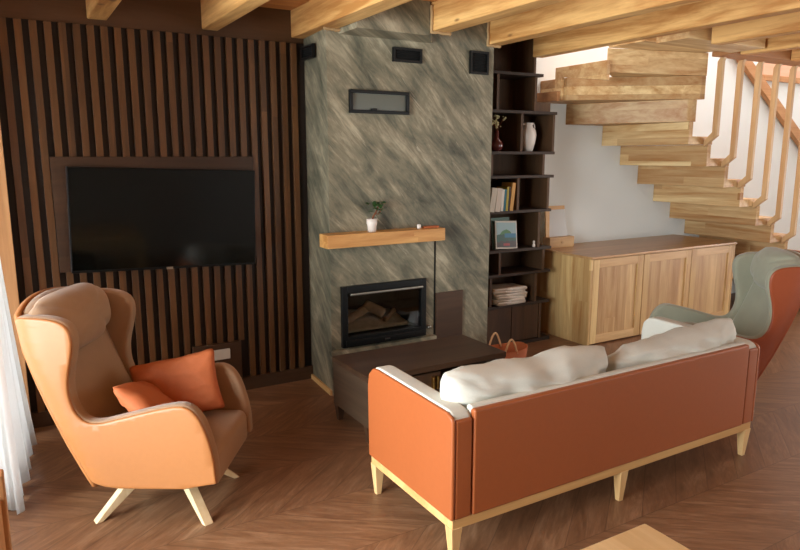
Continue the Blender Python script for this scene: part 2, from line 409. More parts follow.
# ------------------------------------------------------------------ slatted wall panel (one continuous panelling with slats as parts)
X0, PER, SW = .108, .0745, .039
pan = empty('slat_panel', 'dark walnut slatted wall panelling behind the television', 'wall panel', (.9, 4.48, 0))
def rel(o, root): o.matrix_parent_inverse = Matrix.Translation(-root.location) if root.rotation_euler.z == 0 else root.matrix_basis.inverted()
def part(name, bm, mat, root, **k):
    o = obj(name, bm, mat, root, **k)
    # geometry is given in world coordinates: store it relative to the root
    o.data.transform(root.matrix_basis.inverted()); return o
part('backing_board', box(B(), -.03, 1.85, 4.47, 4.489, .0, 2.405), M['slatback'], pan)
part('plinth', box(B(), -.03, 1.85, 4.44, 4.47, 0, .095), M['slatflat'], pan)
part('tv_board', box(B(), .225, 1.447, 4.434, 4.47, .95, 1.64), M['slatflat'], pan, bevel=.002)
part('socket_board', box(B(), .98, 1.31, 4.428, 4.47, .1, .37), M['slatflat'], pan, bevel=.002)
for i in range(-1, 23):
    x = X0+i*PER
    segs = [(.095, 2.40)]
    if x+SW > .235 and x < 1.447: segs = [(1.64, 2.40), (.095, .95)]
    if x+SW > .98 and x < 1.31: segs = [(1.64, 2.40), (.37, .95)]
    for z0, z1 in segs: part('slat', box(B(), x, x+SW, 4.446, 4.47, z0, z1), M['slat'], pan, bevel=.0012)
# socket strip
o = obj('socket_strip', box(B(), 1.005, 1.225, 4.408, 4.427, .262, .332), M['plastic'], bevel=.004, loc=(1.115, 4.42, .262))
tag(o, 'white socket plate low on the slatted wall behind the chair with orange cushions', 'socket')

# ------------------------------------------------------------------ television
tv = empty('television', 'black flat television hung on the slatted wall', 'television', (.862, 4.40, 1.248))
tv.rotation_euler = (0, R(1.9), 0)
W, H = 1.138, .638
obj('housing', box(B(), -W/2, W/2, -.018, .03, -H/2, H/2), M['black'], tv, bevel=.004)
obj('screen', box(B(), -W/2+.008, W/2-.008, -.0195, -.017, -H/2+.016, H/2-.008), M['screen'], tv)
obj('logo_tab', box(B(), -.02, .02, -.0225, -.018, -H/2-.002, -H/2+.012), M['chrome'], tv, label='small silver tab under the screen')
tv_m = B(); box(tv_m, -.2, .2, .03, .034, -.15, .15); obj('wall_mount', tv_m, M['blackm'], tv)

# ------------------------------------------------------------------ chimney breast
CX0, CX1, CY = 1.822, 3.162, 4.03
fx0, fx1, fz0, fz1 = 1.893, 2.572, .335, .766
bm = B()
box(bm, CX0, fx0+.03, CY, 4.48, 0, ZC); box(bm, fx1-.03, CX1, CY, 4.745, 0, ZC); box(bm, fx0+.03, fx1-.03, CY, 4.48, fz1-.03, ZC)
box(bm, fx0+.03, fx1-.03, CY, 4.48, 0, fz0+.03); box(bm, fx0+.03, fx1-.03, 4.40, 4.48, fz0+.03, fz1-.03)
for v in bm.verts:
    if v.co.x < CX0+.01 and v.co.y > 4.4: v.co.x += .032
ch = struct('wall_chimney', bm, M['chimney'])
cb = B(); v = [(1.91, CY), (1.91, 3.77), (2.44, 3.78), (2.62, CY)]
prism(cb, v, 2.41, ZC); struct('wall_chimney_head', cb, M['chimney'])
cl = B(); box(cl, 1.80, 2.655, 3.985, CY, .295, .325); struct('trim_2', cl, M['chimney'])
struct('shadow_strip', box(B(), 2.655, 2.667, CY-.004, CY, .02, 1.05), M['blackm'])  # dark strip standing in for a thin vertical shadow line beside the stove
# wood hatch
o = obj('wood_hatch', box(B(), 2.668, 2.908, CY-.02, CY-.001, .285, .642), M['walnut'], bevel=.003, loc=(2.8, CY, .285))
tag(o, 'small dark wooden hatch right of the stove at the chimney foot', 'hatch')
# stove
st = empty('fireplace_insert', 'black wood stove insert with glass door in the chimney', 'fireplace', (2.24, CY, .345))
bm = B(); fw = .042
box(bm, fx0, fx0+fw, CY-.03, CY+.02, fz0, fz1); box(bm, fx1-fw, fx1, CY-.03, CY+.02, fz0, fz1)
box(bm, fx0+fw, fx1-fw, CY-.03, CY+.02, fz1-.05, fz1); box(bm, fx0+fw, fx1-fw, CY-.03, CY+.02, fz0, fz0+.075)
part('frame', bm, M['black'], st, bevel=.004)
bm = B(); i0, i1, j0, j1 = fx0+.032, fx1-.032, fz0+.034, fz1-.034
box(bm, i0, i0+.01, CY+.02, 4.38, j0, j1); box(bm, i1-.01, i1, CY+.02, 4.38, j0, j1); box(bm, i0, i1, 4.37, 4.38, j0, j1)
box(bm, i0, i1, CY+.02, 4.38, j0, j0+.04); box(bm, i0, i1, CY+.02, 4.38, j1-.01, j1)
part('firebox', bm, M['soot'], st)
part('door_glass', box(B(), fx0+fw, fx1-fw, CY-.012, CY-.006, fz0+.07, fz1-.045), M['fireglass'], st)
part('handle', box(B(), fx0+.055, fx1-.04, CY-.05, CY-.034, fz1-.064, fz1-.048), M['chrome'], st, bevel=.003)
bm = B(); box(bm, fx0+.02, fx1-.02, CY-.045, CY-.03, fz0+.012, fz0+.052); part('lower_rail', bm, M['black'], st, bevel=.006)
bm = B(); lathe(bm, [(.011, 0), (.014, .01), (.014, .03), (.008, .035)], 12, Matrix.Translation((fx1+.03, CY, fz0+.06)) @ Matrix.Rotation(R(90), 4, 'X')); part('air_knob', bm, M['chrome'], st, smooth=True)
bm = B(); box(bm, 2.215, 2.255, CY-.049, CY-.045, fz0+.026, fz0+.034); part('badge', bm, M['chrome'], st)
# ash bed and logs
bm = B(); n = 22
g = {}
for i in range(n+1):
    for j in range(9):
        u, v_ = i/n, j/8
        g[i, j] = bm.verts.new((fx0+.08+u*(fx1-fx0-.17), CY+.07+v_*.25, j0+.055+v_*.05+.045*math.sin(u*3.1)*v_+.018*noise.noise(Vector((u*6, v_*4, 1)))))
for i in range(n):
    for j in range(8): bm.faces.new((g[i, j], g[i+1, j], g[i+1, j+1], g[i, j+1]))
r = bmesh.ops.extrude_face_region(bm, geom=bm.faces[:])
for e in r['geom']:
    if isinstance(e, bmesh.types.BMVert): e.co.z = j0+.041
bmesh.ops.recalc_face_normals(bm, faces=bm.faces)
o = obj('ash_bed', bm, M['ash'], smooth=True, loc=(2.24, CY+.2, j0+.041)); tag(o, 'heap of pale ash spread inside the stove', 'ash', kind='stuff')
def log(name, p0, p1, r, lab):
    bm = B(); a, b = Vector(p0), Vector(p1); pts = [a.lerp(b, t/8) for t in range(9)]
    pts = [p+Vector((0, 0, .006*noise.noise(p*20))) for p in pts]
    tube(bm, pts, [r*(1+.12*noise.noise(p*15)) for p in pts], 10)
    o = obj(name, bm, M['log'], smooth=True, loc=tuple(a)); return tag(o, lab, 'log')
log('firewood_log', (2.02, CY+.17, .475), (2.22, CY+.20, .555), .030, 'half burnt log leaning up to the right in the stove')
log('firewood_log', (2.18, CY+.20, .575), (2.30, CY+.13, .50), .038, 'thick pale half burnt log with blunt end, middle of the stove')
log('firewood_log', (2.30, CY+.10, .465), (2.45, CY+.24, .485), .020, 'thin charred log lying to the right in the stove')
# mantel
tag(obj('mantel_shelf', box(B(), 1.745, 2.66, 3.895, CY+.0, 1.05, 1.139), M['mantel'], bevel=.004, loc=(2.2, 3.96, 1.05)), 'thick light wooden mantel beam on the chimney above the stove', 'shelf')
# vents
def vent(lab, x0, x1, z0, z1, side=False):
    root = empty('air_vent', lab, 'vent', ((x0+x1)/2, CY, z0) if not side else (CX0, (x0+x1)/2, z0))
    T = Matrix() if not side else Matrix(((0, 1, 0, 0), (1, 0, 0, 0), (0, 0, 1, 0), (0, 0, 0, 1)))
    s = CY if not side else CX0
    def bx(bm, a, b, c, d, e, f):
        bb = box(bm, a, b, c, d, e, f) if not side else box(bm, c, d, a, b, e, f); return bb
    bm = B(); w = .016
    bx(bm, x0, x1, s-.022, s-.001, z0, z0+w); bx(bm, x0, x1, s-.022, s-.001, z1-w, z1); bx(bm, x0, x0+w, s-.022, s-.001, z0+w, z1-w); bx(bm, x1-w, x1, s-.022, s-.001, z0+w, z1-w)
    part('frame', bm, M['black'], root)
    bm = B(); bx(bm, x0+w, x1-w, s-.005, s-.001, z0+w, z1-w)
    k = z0+w+.006
    while k < z1-w-.004: bx(bm, x0+w, x1-w, s-.014, s-.004, k, k+.004); k += .011
    part('louvres', bm, M['blackm'], root)
vent('black air vent at the top middle of the chimney front', 2.302, 2.53, 2.268, 2.362)
vent('black air vent near the right edge of the chimney front', 2.94, 3.104, 2.226, 2.386)
vent('black air vent on the narrow left side of the chimney', 4.205, 4.405, 2.282, 2.37, True)
ap = empty('access_window', 'black framed narrow glass access window high on the chimney', 'access panel', (2.2, CY, 1.922))
bm = B(); x0, x1, z0, z1, w = 1.972, 2.424, 1.922, 2.072, .022
box(bm, x0, x1, CY-.03, CY-.001, z0, z0+w); box(bm, x0, x1, CY-.03, CY-.001, z1-w, z1); box(bm, x0, x0+w, CY-.03, CY-.001, z0+w, z1-w); box(bm, x1-w, x1, CY-.03, CY-.001, z0+w, z1-w)
part('frame', bm, M['black'], ap, bevel=.003)
part('pane', box(B(), x0+w, x1-w, CY-.012, CY-.002, z0+w, z1-w), M['frost'], ap)
part('latch', box(B(), 2.13, 2.17, CY-.036, CY-.012, z0+.016, z0+.034), M['black'], ap, bevel=.004)

# ------------------------------------------------------------------ ceiling beams
def beam(x0, x1, y1, lab, z0=2.44, y0=-2.98):
    o = obj('ceiling_beam', box(B(), x0, x1, y0, y1, z0, ZC), M['beam'], bevel=.008, loc=((x0+x1)/2, 1, z0))
    tag(o, lab, 'beam', 'pine beams under the plank ceiling'); return o
beam(.49, .60, 4.488, 'pine ceiling beam at the far left, only its short end in view')
beam(1.16, 1.265, 4.488, 'pine ceiling beam ending on the brown wall above the television')
beam(1.765, 1.905, 4.488, 'pine ceiling beam ending at the chimney left corner')
beam(2.46, 2.60, 3.80, 'pine ceiling beam ending on the chimney head above the middle air vent')
beam(3.11, 3.22, 4.029, 'pine ceiling beam ending at the chimney right corner')
beam(3.81, 3.915, 4.345, 'long pine ceiling beam beside the stair opening above the bookcase')
beam(4.49, 4.60, 3.20, 'pine ceiling beam butting the top of the stairs')
beam(5.24, 5.36, 3.458, 'pine ceiling beam right of the stair top, ending on the header', 2.455)
beam(5.96, 6.07, 3.458, 'pine ceiling beam near the right frame edge above the balusters', 2.455)
beam(6.66, 6.77, 3.458, 'pine ceiling beam farthest right, out over the armchair', 2.455)
# foam filling around the beam ends at the chimney
def foam(name, pts, lab):
    bm = B(); tube(bm, [Vector(p)+Vector((0, random.uniform(-.004, .004), random.uniform(-.004, .004))) for p in pts], .011, 7)
    o = obj(name, bm, M['mortar'], smooth=True, loc=pts[0]); tag(o, lab, 'filler')
def path(pts, n=10):
    out = []
    for a, b in zip(pts, pts[1:]): out += [tuple(Vector(a).lerp(Vector(b), t/n)) for t in range(n)]
    return out+[pts[-1]]
foam('foam_bead', path([(2.452, 3.775, 2.60), (2.452, 3.775, 2.435), (2.60, 3.775, 2.432)]), 'ragged foam bead around the beam end above the middle air vent')
foam('foam_bead', path([(3.10, 4.02, 2.60), (3.10, 4.02, 2.433), (3.21, 4.02, 2.433)]), 'ragged foam bead around the beam end at the chimney right corner')
foam('foam_bead', path([(1.80, 4.015, 2.433), (1.92, 4.015, 2.433)]), 'ragged foam bead under the beam at the chimney left corner')

# ------------------------------------------------------------------ plant and bits on the mantel
pl = empty('potted_plant', 'small leafy plant in a white pot on the mantel', 'potted plant', (2.10, 3.955, 1.139))
obj('pot', lathe(B(), [(.028, 0), (.031, .04), (.036, .055), (.037, .088), (.033, .088), (.030, .075)], 24), M['porc'], pl, smooth=True)
bm = B(); tube(bm, [(.0, 0, .06), (.01, 0, .1), (.035, .005, .13), (.05, 0, .17)], [.006, .006, .005, .004], 6)
tube(bm, [(.01, 0, .1), (.03, .01, .12), (.055, .01, .115), (.075, 0, .15)], .004, 6); obj('stem', bm, M['stem'], pl, smooth=True)
bm = B()
for k in range(46):
    c = Vector((.04+random.gauss(0, .018), random.gauss(0, .018), .172+random.gauss(0, .016))); a = random.uniform(0, 6.28); t = random.uniform(-.5, .5)
    Mx = Matrix.Translation(c) @ Matrix.Rotation(a, 4, 'Z') @ Matrix.Rotation(t, 4, 'Y')
    v = [bm.verts.new(Mx @ Vector(p)) for p in ((0, 0, 0), (.016, .014, .003), (.034, .010, .002), (.042, 0, -.002), (.034, -.010, .002), (.016, -.014, .003))]
    bm.faces.new(v)
obj('foliage', bm, M['leaf'], pl)
o = obj('white_jar', lathe(B(), [(.013, 0), (.015, .004), (.015, .024), (.011, .03)], 16), M['porc'], smooth=True); o.location = (2.475, 3.955, 1.139); tag(o, 'tiny white jar near the right end of the mantel', 'jar')
o = obj('small_box', box(B(), -.06, .06, -.02, .02, 0, .014), M['cushion'], bevel=.003); o.location = (2.575, 3.955, 1.139); tag(o, 'small flat orange brown box at the right end of the mantel', 'box')

# ------------------------------------------------------------------ bookcase
BY0, BY1 = 4.35, 4.70
bc = empty('bookcase', 'tall dark walnut bookcase with staggered shelves beside the chimney', 'bookcase', (3.7, 4.5, 0))
xt = [(2.303, 3.945), (2.0, 4.115), (1.667, 4.105), (1.469, 4.105), (1.177, 4.09), (.845, 4.11), (.637, 4.11), (.362, 4.11)]
for z, xe in xt: part('shelf', box(B(), 3.30, xe, BY0, BY1, z-.012, z+.012), M['shelfh'], bc, bevel=.002)
part('plinth', box(B(), 3.30, 4.13, BY0, BY1, 0, .03), M['shelfh'], bc)
# compartments: (z0,z1,left,right,divider)
rows = [(2.315, 2.60, 3.33, 3.855, None), (2.012, 2.291, 3.475, 3.875, None), (1.679, 1.988, 3.33, 4.09, 3.725), (1.481, 1.655, 3.43, 3.99, None), (1.189, 1.457, 3.33, 4.055, 3.705), (.857, 1.165, 3.42, 3.965, None), (.649, .833, 3.54, 4.03, None), (.374, .625, 3.45, 3.95, None), (.03, .35, 3.35, 4.015, 3.69)]
for z0, z1, a, b, d in rows:
    for x in [a-.012, b-.012]+([d] if d else []): part('upright', box(B(), x, x+.024, BY0+.01, BY1, z0, z1), M['shelf'], bc)
    part('back_board', box(B(), a, b, BY1-.05, BY1-.02, z0, z1), M['shelf'], bc)
part('side_board', box(B(), 3.30, 3.325, BY0+.02, BY1, .03, 2.6), M['shelf'], bc)
part('short_board', box(B(), 3.89, 4.06, BY0+.03, BY1, 2.012, 2.09), M['shelf'], bc)
part('door', box(B(), 3.716, 3.995, BY0+.014, BY0+.03, .035, .345), M['shelf'], bc, bevel=.003)
part('door', box(B(), 3.368, 3.686, BY0+.014, BY0+.03, .035, .345), M['shelf'], bc, bevel=.003)

SY = 4.44
# vases
va = empty('flower_vase', 'round dark red vase with dried pale flowers on a bookcase shelf', 'vase', (3.535, SY, 1.679))
obj('vase_body', lathe(B(), [(.028, 0), (.048, .02), (.056, .05), (.048, .08), (.024, .10), (.017, .13), (.02, .17), (.016, .17)], 24), M['vase_r'], va, smooth=True)
bm = B()
tips = [Vector((random.uniform(-.05, .085), random.uniform(-.02, .02), random.uniform(.20, .29))) for _ in range(12)]
for t in tips: tube(bm, [(0, 0, .15), tuple(Vector((0, 0, .15)).lerp(t, .5)+Vector((0, 0, .01))), tuple(t)], .0018, 5)
obj('stems', bm, M['stem'], va)
bm = B()
for t in tips:
    for k in range(4): bmesh.ops.create_icosphere(bm, subdivisions=1, radius=random.uniform(.006, .011), matrix=Matrix.Translation(t+Vector((random.gauss(0, .009), random.gauss(0, .006), random.gauss(0, .01)))))
obj('flower_heads', bm, M['flower'], va)['kind'] = 'stuff'
wv = empty('white_vase', 'white ceramic vase with two small handles on a bookcase shelf', 'vase', (3.875, SY, 1.679))
obj('vase_body', lathe(B(), [(.036, 0), (.044, .01), (.062, .08), (.070, .14), (.062, .18), (.038, .205), (.036, .225), (.048, .24), (.04, .24)], 28), M['porc'], wv, smooth=True)
for s in (-1, 1): obj('handle', tube(B(), [(s*.036, 0, .228), (s*.06, 0, .23), (s*.070, 0, .205), (s*.062, 0, .172)], .006, 8), M['porc'], wv, smooth=True)
# books
bx_ = 3.39
bk = [(.055, .20, (196, 188, 172), 9, 'thick white leaning book at the left end of the shelved row'),
      (.052, .195, (206, 196, 182), 8, 'second thick white book from the left, leaning'),
      (.028, .18, (222, 218, 208), 4, 'thin white book left of the teal one'),
      (.022, .18, (40, 110, 124), 3, 'thin teal book in the middle of the row'),
      (.022, .20, (180, 160, 60), 3, 'thin yellow green book right of the teal one'),
      (.014, .20, (54, 46, 40), 3, 'thin dark book against the tan one'),
      (.036, .235, (206, 156, 84), 6, 'tall tan book leaning at the right end of the row')]
for i, (t, h, c, ang, lab) in enumerate(bk):
    o = empty('book', lab, 'book', (bx_+.012, SY-.02, 1.1895), 0, 'books standing on the bookcase shelf')
    o.rotation_euler = (0, R(ang), 0)
    bm = B(); box(bm, 0, .003, -.07, .07, 0, h); box(bm, t-.003, t, -.07, .07, 0, h); box(bm, 0, t, -.073, -.069, 0, h)
    obj('cover', bm, book_mat(i, srgb(*c)), o, bevel=.001)
    obj('pages', box(B(), .004, t-.004, -.066, .064, .005, h-.005), M['paper'], o)
    bx_ += t+.002 + (.004 if i < 2 else .001)
# picture cover leaning, with a teal book behind
for k, (dx, dy, w, h, lab, mt) in enumerate([(0, 0, .235, .24, 'white bordered colourful picture book leaning upright on a bookcase shelf', 'cover'), (-.025, .028, .20, .268, 'grey teal book standing behind the colourful picture book', None)]):
    o = empty('picture_book', lab, 'book', (3.635+dx, SY-.045+dy, .858))
    o.rotation_euler = (R(-9), R(3 if k == 0 else 0), 0)
    obj('cover', box(B(), -w/2, w/2, -.006, .006, 0, h), book_mat('p%d' % k, srgb(214, 212, 200) if k == 0 else srgb(96, 122, 112)), o, bevel=.001)
    if mt:
        p = obj('front_picture', box(B(), -w/2+.012, w/2-.012, -.0075, -.0058, -.105, .105), M['cover'], o); p.location = (0, 0, h/2)
    obj('pages', box(B(), -w/2+.004, w/2-.004, .006, .012, .003, h-.003), M['paper'], o)
# figurines
for k, (dx, h, lab) in enumerate([(0, .04, 'tiny white figurine in front on the shelf beside the cabinet'), (.0, .04, '')][:1]):
    bm = lathe(B(), [(.012, 0), (.014, .015), (.008, .028), (.006, .032), (.011, .042), (.010, .052), (.003, .058)], 14)
    o = obj('figurine', bm, M['porc'], smooth=True); o.location = (3.92, SY-.07, .858); tag(o, 'tiny white figurine at the right end of the picture book shelf', 'figurine')
# folded cloths
for k in range(6):
    bm = B(); n = 20; w, d, h = .33+random.uniform(-.02, .02), .22, .027
    pts = rrect(w, h, h*.45, 4)
    prism(bm, pts, -d/2, d/2, Matrix.Rotation(R(90), 4, 'X'))
    bmesh.ops.subdivide_edges(bm, edges=[e for e in bm.edges if abs(e.verts[0].co.y-e.verts[1].co.y) > .1], cuts=8)
    for v in bm.verts: v.co.z += .006*noise.noise(Vector((v.co.x*9, v.co.y*9, k*3.3))); v.co.x += .006*noise.noise(Vector((v.co.z*30, v.co.y*12, k)))
    o = obj('folded_cloth', bm, M['towel'], smooth=True); o.location = (3.66+random.uniform(-.012, .012), SY+.01, .374+.017+k*.0235)
    o.rotation_euler = (0, R(random.uniform(-1, 1)), R(random.uniform(-3, 3)))
    tag(o, ['bottom white folded cloth of the pile on the bookcase', 'second white folded cloth from the bottom of the pile', 'third white folded cloth from the bottom of the pile', 'fourth white folded cloth from the bottom of the pile', 'white folded cloth just under the top one of the pile', 'topmost white folded cloth of the pile on the bookcase'][k], 'cloth', 'folded cloths piled on the low bookcase shelf')

# ------------------------------------------------------------------ sideboard
X0c, X1c, Y0c, Y1c, Hc = 4.25, 6.27, 4.005, 4.74, .79
cb = empty('sideboard', 'long light wood sideboard with three framed doors below the stairs', 'cabinet', ((X0c+X1c)/2, (Y0c+Y1c)/2, 0))
part('side_panel', box(B(), X0c, X0c+.025, Y0c+.0, Y1c, 0, Hc-.022), M['cabside'], cb, bevel=.002)
part('side_panel', box(B(), X1c-.025, X1c, Y0c+.0, Y1c, 0, Hc-.022), M['cabside'], cb, bevel=.002)
part('carcass', box(B(), X0c+.025, X1c-.025, Y0c+.03, Y1c, .04, Hc-.022), M['cab'], cb)
part('worktop', box(B(), X0c-.008, X1c+.008, Y0c-.012, Y1c, Hc-.022, Hc), M['cabtop'], cb, bevel=.003)
for i, (a, b) in enumerate(((4.278, 4.915), (4.922, 5.59), (5.597, 6.243))):
    z0, z1, w = .012, .762, .075
    d = part('door', box(B(), a+w-.004, b-w+.004, Y0c+.012, Y0c+.024, z0+w-.004, z1-w+.004), M['cab'], cb)
    for q in ((a, a+w, z0, z1), (b-w, b, z0, z1)): part('stile', box(B(), q[0], q[1], Y0c, Y0c+.024, q[2], q[3]), M['cabside'], cb, bevel=.002).parent = d
    for q in ((z0, z0+w), (z1-w, z1)): part('rail', box(B(), a+w, b-w, Y0c+.001, Y0c+.024, q[0], q[1]), M['cabh'], cb, bevel=.002).parent = d
# stand with a white sheet on the sideboard
fs = empty('photo_stand', 'wooden block stand with a leaning white panel on the sideboard end', 'stand', (4.46, 4.63, .79))
obj('block', box(B(), -.155, .155, -.05, .05, 0, .10), M['cabh'], fs, bevel=.003)
T = Matrix.Rotation(R(-6), 4, 'X')
bm = B(); v = [(-.115, .10), (.125, .10), (.085, .355), (-.10, .355)]
prism(bm, v, -.004, .004, T @ Matrix.Rotation(R(90), 4, 'X')); obj('panel', bm, plain('white_panel', srgb(206, 208, 206), .5, .4), fs)
bm = B(); box(bm, -.15, .09, -.008, .008, .355, .39, T); prism(bm, [(-.155, .10), (-.115, .10), (-.10, .355), (-.15, .355)], -.008, .008, T @ Matrix.Rotation(R(90), 4, 'X'))
obj('frame_edge', bm, M['oakleg'], fs)
obj('knob', lathe(B(), [(.012, 0), (.012, .006)], 16, Matrix.Translation((.0, -.05, .05)) @ Matrix.Rotation(R(90), 4, 'X')), M['cab'], fs)

# ------------------------------------------------------------------ stairs
sc = empty('staircase', 'block stepped ash staircase climbing left over the sideboard and turning at the top', 'staircase', (6.4, 4.26, 0))
ST = [(5.094, 1.739), (5.364, 1.55), (5.641, 1.356), (5.904, 1.168), (6.189, .977), (6.46, .792), (6.73, .60), (7.0, .405), (7.27, .21), (7.54, .015)]
NY = 3.77
for i, (x, z) in enumerate(ST):
    zt = (ST[i-1][1] if i else 1.932)
    # riser block plus its tread going back under the next step
    bm = B(); box(bm, x, x+.05, NY, 4.748, z, zt-.001); box(bm, x+.05, (ST[i+1][0] if i+1 < len(ST) else x+.27)+.02, NY, 4.748, z, z+.07) if False else box(bm, x+.05, x+.33, NY, 4.748, z+.001, z+.07)
    part('step', bm, M['step'], sc, bevel=.003)
for pts, z0, z1, mt in (([(4.60, 4.748), (5.075, 3.80), (5.12, NY), (5.17, NY), (5.17, 4.748)], 1.932, 2.12, 'step'),
                        ([(4.27, 4.41), (5.158, 3.735), (5.22, 3.735), (5.22, 3.86), (4.62, 4.748), (4.27, 4.748)], 2.12, 2.312, 'stepx'),
                        ([(4.27, 3.97), (5.18, 3.73), (5.22, 3.73), (5.22, 3.86), (4.62, 4.22)], 2.312, 2.50, 'stepx'),
                        ([(4.27, 3.60), (5.19, 3.50), (5.19, 3.80), (4.27, 3.96)], 2.50, 2.69, 'stepx'),
                        ([(4.27, 3.22), (5.19, 3.22), (5.19, 3.50), (4.27, 3.50)], 2.47, 2.619, 'stepx')):
    part('step', prism(B(), pts, z0, z1-.001), M[mt], sc, bevel=.003)
part('side_board', prism(B(), [(3.93, 2.245), (4.44, 2.315), (4.44, 2.12), (4.52, 2.12), (4.52, 2.40), (3.93, 2.40)], 4.232, 4.266, Matrix(((0, 0, 1, 0), (1, 0, 0, 0), (0, 1, 0, 0), (0, 0, 0, 1)))), M['stepx'], sc, bevel=.003)
part('side_board', box(B(), 4.185, 4.222, 4.44, 4.748, 2.112, 2.197), M['header'], sc, bevel=.003)
hd = obj('stair_header', box(B(), 5.192, 8.98, 3.461, 3.68, 2.462, ZC-.0), M['header'], bevel=.003, loc=(7, 3.5, 2.462)); tag(hd, 'long wooden header board the baluster tops run up to', 'beam')
bxs = [(5.311, 1.728), (5.585, 1.543), (5.856, 1.348), (6.124, 1.156), (6.384, .965), (6.663, .785), (6.93, .59), (7.2, .4)]
for i, (x, z) in enumerate(bxs):
    bm = B(); hw, t = .018, .048
    Yv, Yt = 3.668, 3.6
    # outline in (y,z): slat kinked inward at foot and head
    pts = [(NY-.03, z-.01), (NY-.03, z+.055), (Yv+t/2, z+.135), (Yv+t/2, 2.40), (Yt+.004, 2.475), (Yt-.045+.04, 2.461), (Yv-t/2, 2.385), (Yv-t/2, z+.095)]
    pts = [(NY-.005, z-.01), (NY-.005, z+.045), (Yv+t/2, z+.115), (Yv+t/2, 2.43), (3.672, 2.461), (3.63, 2.461), (Yv-t/2, 2.43), (Yv-t/2, z+.085)]
    T = Matrix(((0, 0, 1, x), (1, 0, 0, 0), (0, 1, 0, 0), (0, 0, 0, 1)))
    prism(bm, pts, -hw, hw, T)
    part('baluster', bm, M['baluster'], sc, bevel=.003)
# rail and board seen between the balusters
bm = B(); a, b = Vector((6.95, 4.70, 2.86)), Vector((9.0, 4.70, 1.476)); d = (b-a).normalized()
ang = math.atan2(d.z, d.x); T = Matrix.Translation((a+b)/2) @ Matrix.Rotation(-ang, 4, 'Y')
box(bm, -(b-a).length/2, (b-a).length/2-.03, -.03, .03, -.06, .06, T)
tag(obj('wall_rail', bm, M['rail'], bevel=.004, loc=(8, 4.7, 2.15)), 'orange wooden rail slanting down the wall behind the balusters', 'rail')
struct('trim_4', box(B(), 7.62, 8.99, 4.70, 4.748, 2.50, 2.56), M['rail'])
struct('trim_5', box(B(), 7.62, 8.99, 4.72, 4.748, 2.56, 3.05), wood('upper_boards', srgb(240, 190, 160), srgb(226, 168, 134), 'X'))

# ------------------------------------------------------------------ coffee table
ct = empty('coffee_table', 'low dark walnut coffee table between the sofa and the stove', 'coffee table', (2.16, 3.42, 0))
part('tabletop', box(B(), 1.655, 2.66, 3.185, 3.665, .375, .41), M['walnut'], ct, bevel=.003)
part('side_panel', box(B(), 1.66, 1.69, 3.19, 3.66, .10, .375), M['walnutside'], ct, bevel=.002)
part('side_panel', box(B(), 2.625, 2.655, 3.19, 3.66, .10, .375), M['walnutside'], ct, bevel=.002)
part('bottom_board', box(B(), 1.69, 2.625, 3.19, 3.66, .10, .125), M['walnut'], ct)
part('back_panel', box(B(), 1.69, 2.625, 3.64, 3.66, .125, .375), M['walnut'], ct)
d = part('drawer', box(B(), 1.69, 2.16, 3.195, 3.60, .14, .36), M['walnut'], ct, bevel=.002)
for x in (2.10, 2.13): part('handle', box(B(), x-.006, x+.006, 3.17, 3.195, .26, .34), M['brass'], ct, bevel=.002).parent = d
for x in (1.685, 2.63):
    for y in (3.225, 3.625): part('leg', taper(B(), (x, y, 0), (x, y, .10), .028, .05), M['walnut'], ct)

# ------------------------------------------------------------------ leather basket
bk_ = empty('leather_basket', 'orange leather log basket with looped handle beside the chimney', 'basket', (3.20, 3.88, 0), R(-4))
bm = B(); prof = []
n = 28
def ring(w, d, z, zz=0.): return [Vector((w*math.copysign(abs(math.cos(a))**.7, math.cos(a)), d*math.copysign(abs(math.sin(a))**.7, math.sin(a)), z+zz*math.cos(a)**2)) for a in [2*math.pi*k/n for k in range(n)]]
rs = [ring(.15, .08, 0), ring(.19, .105, .04), ring(.205, .12, .17, .02), ring(.195, .11, .17, .02), ring(.18, .095, .05), ring(.14, .07, .02)]
rv = [[bm.verts.new(p) for p in r_] for r_ in rs]
for a, b in zip(rv, rv[1:]):
    for k in range(n): bm.faces.new((a[k], a[(k+1) % n], b[(k+1) % n], b[k]))
bm.faces.new(rv[0][::-1]); bm.faces.new(rv[-1]); bmesh.ops.recalc_face_normals(bm, faces=bm.faces)
obj('body', bm, M['cushion'], bk_, smooth=True)
for y in (-.11, .105): obj('handle', tube(B(), [(-.06+.12*k/12, y+.0, .15+.12*math.sin(math.pi*k/12)) for k in range(13)], .008, 8), M['rope'], bk_, smooth=True, label='pale looped handle')
obj('strap', box(B(), -.135, -.105, -.118, -.10, .03, .15), M['cushion_s'], bk_, bevel=.004, label='ochre strap')

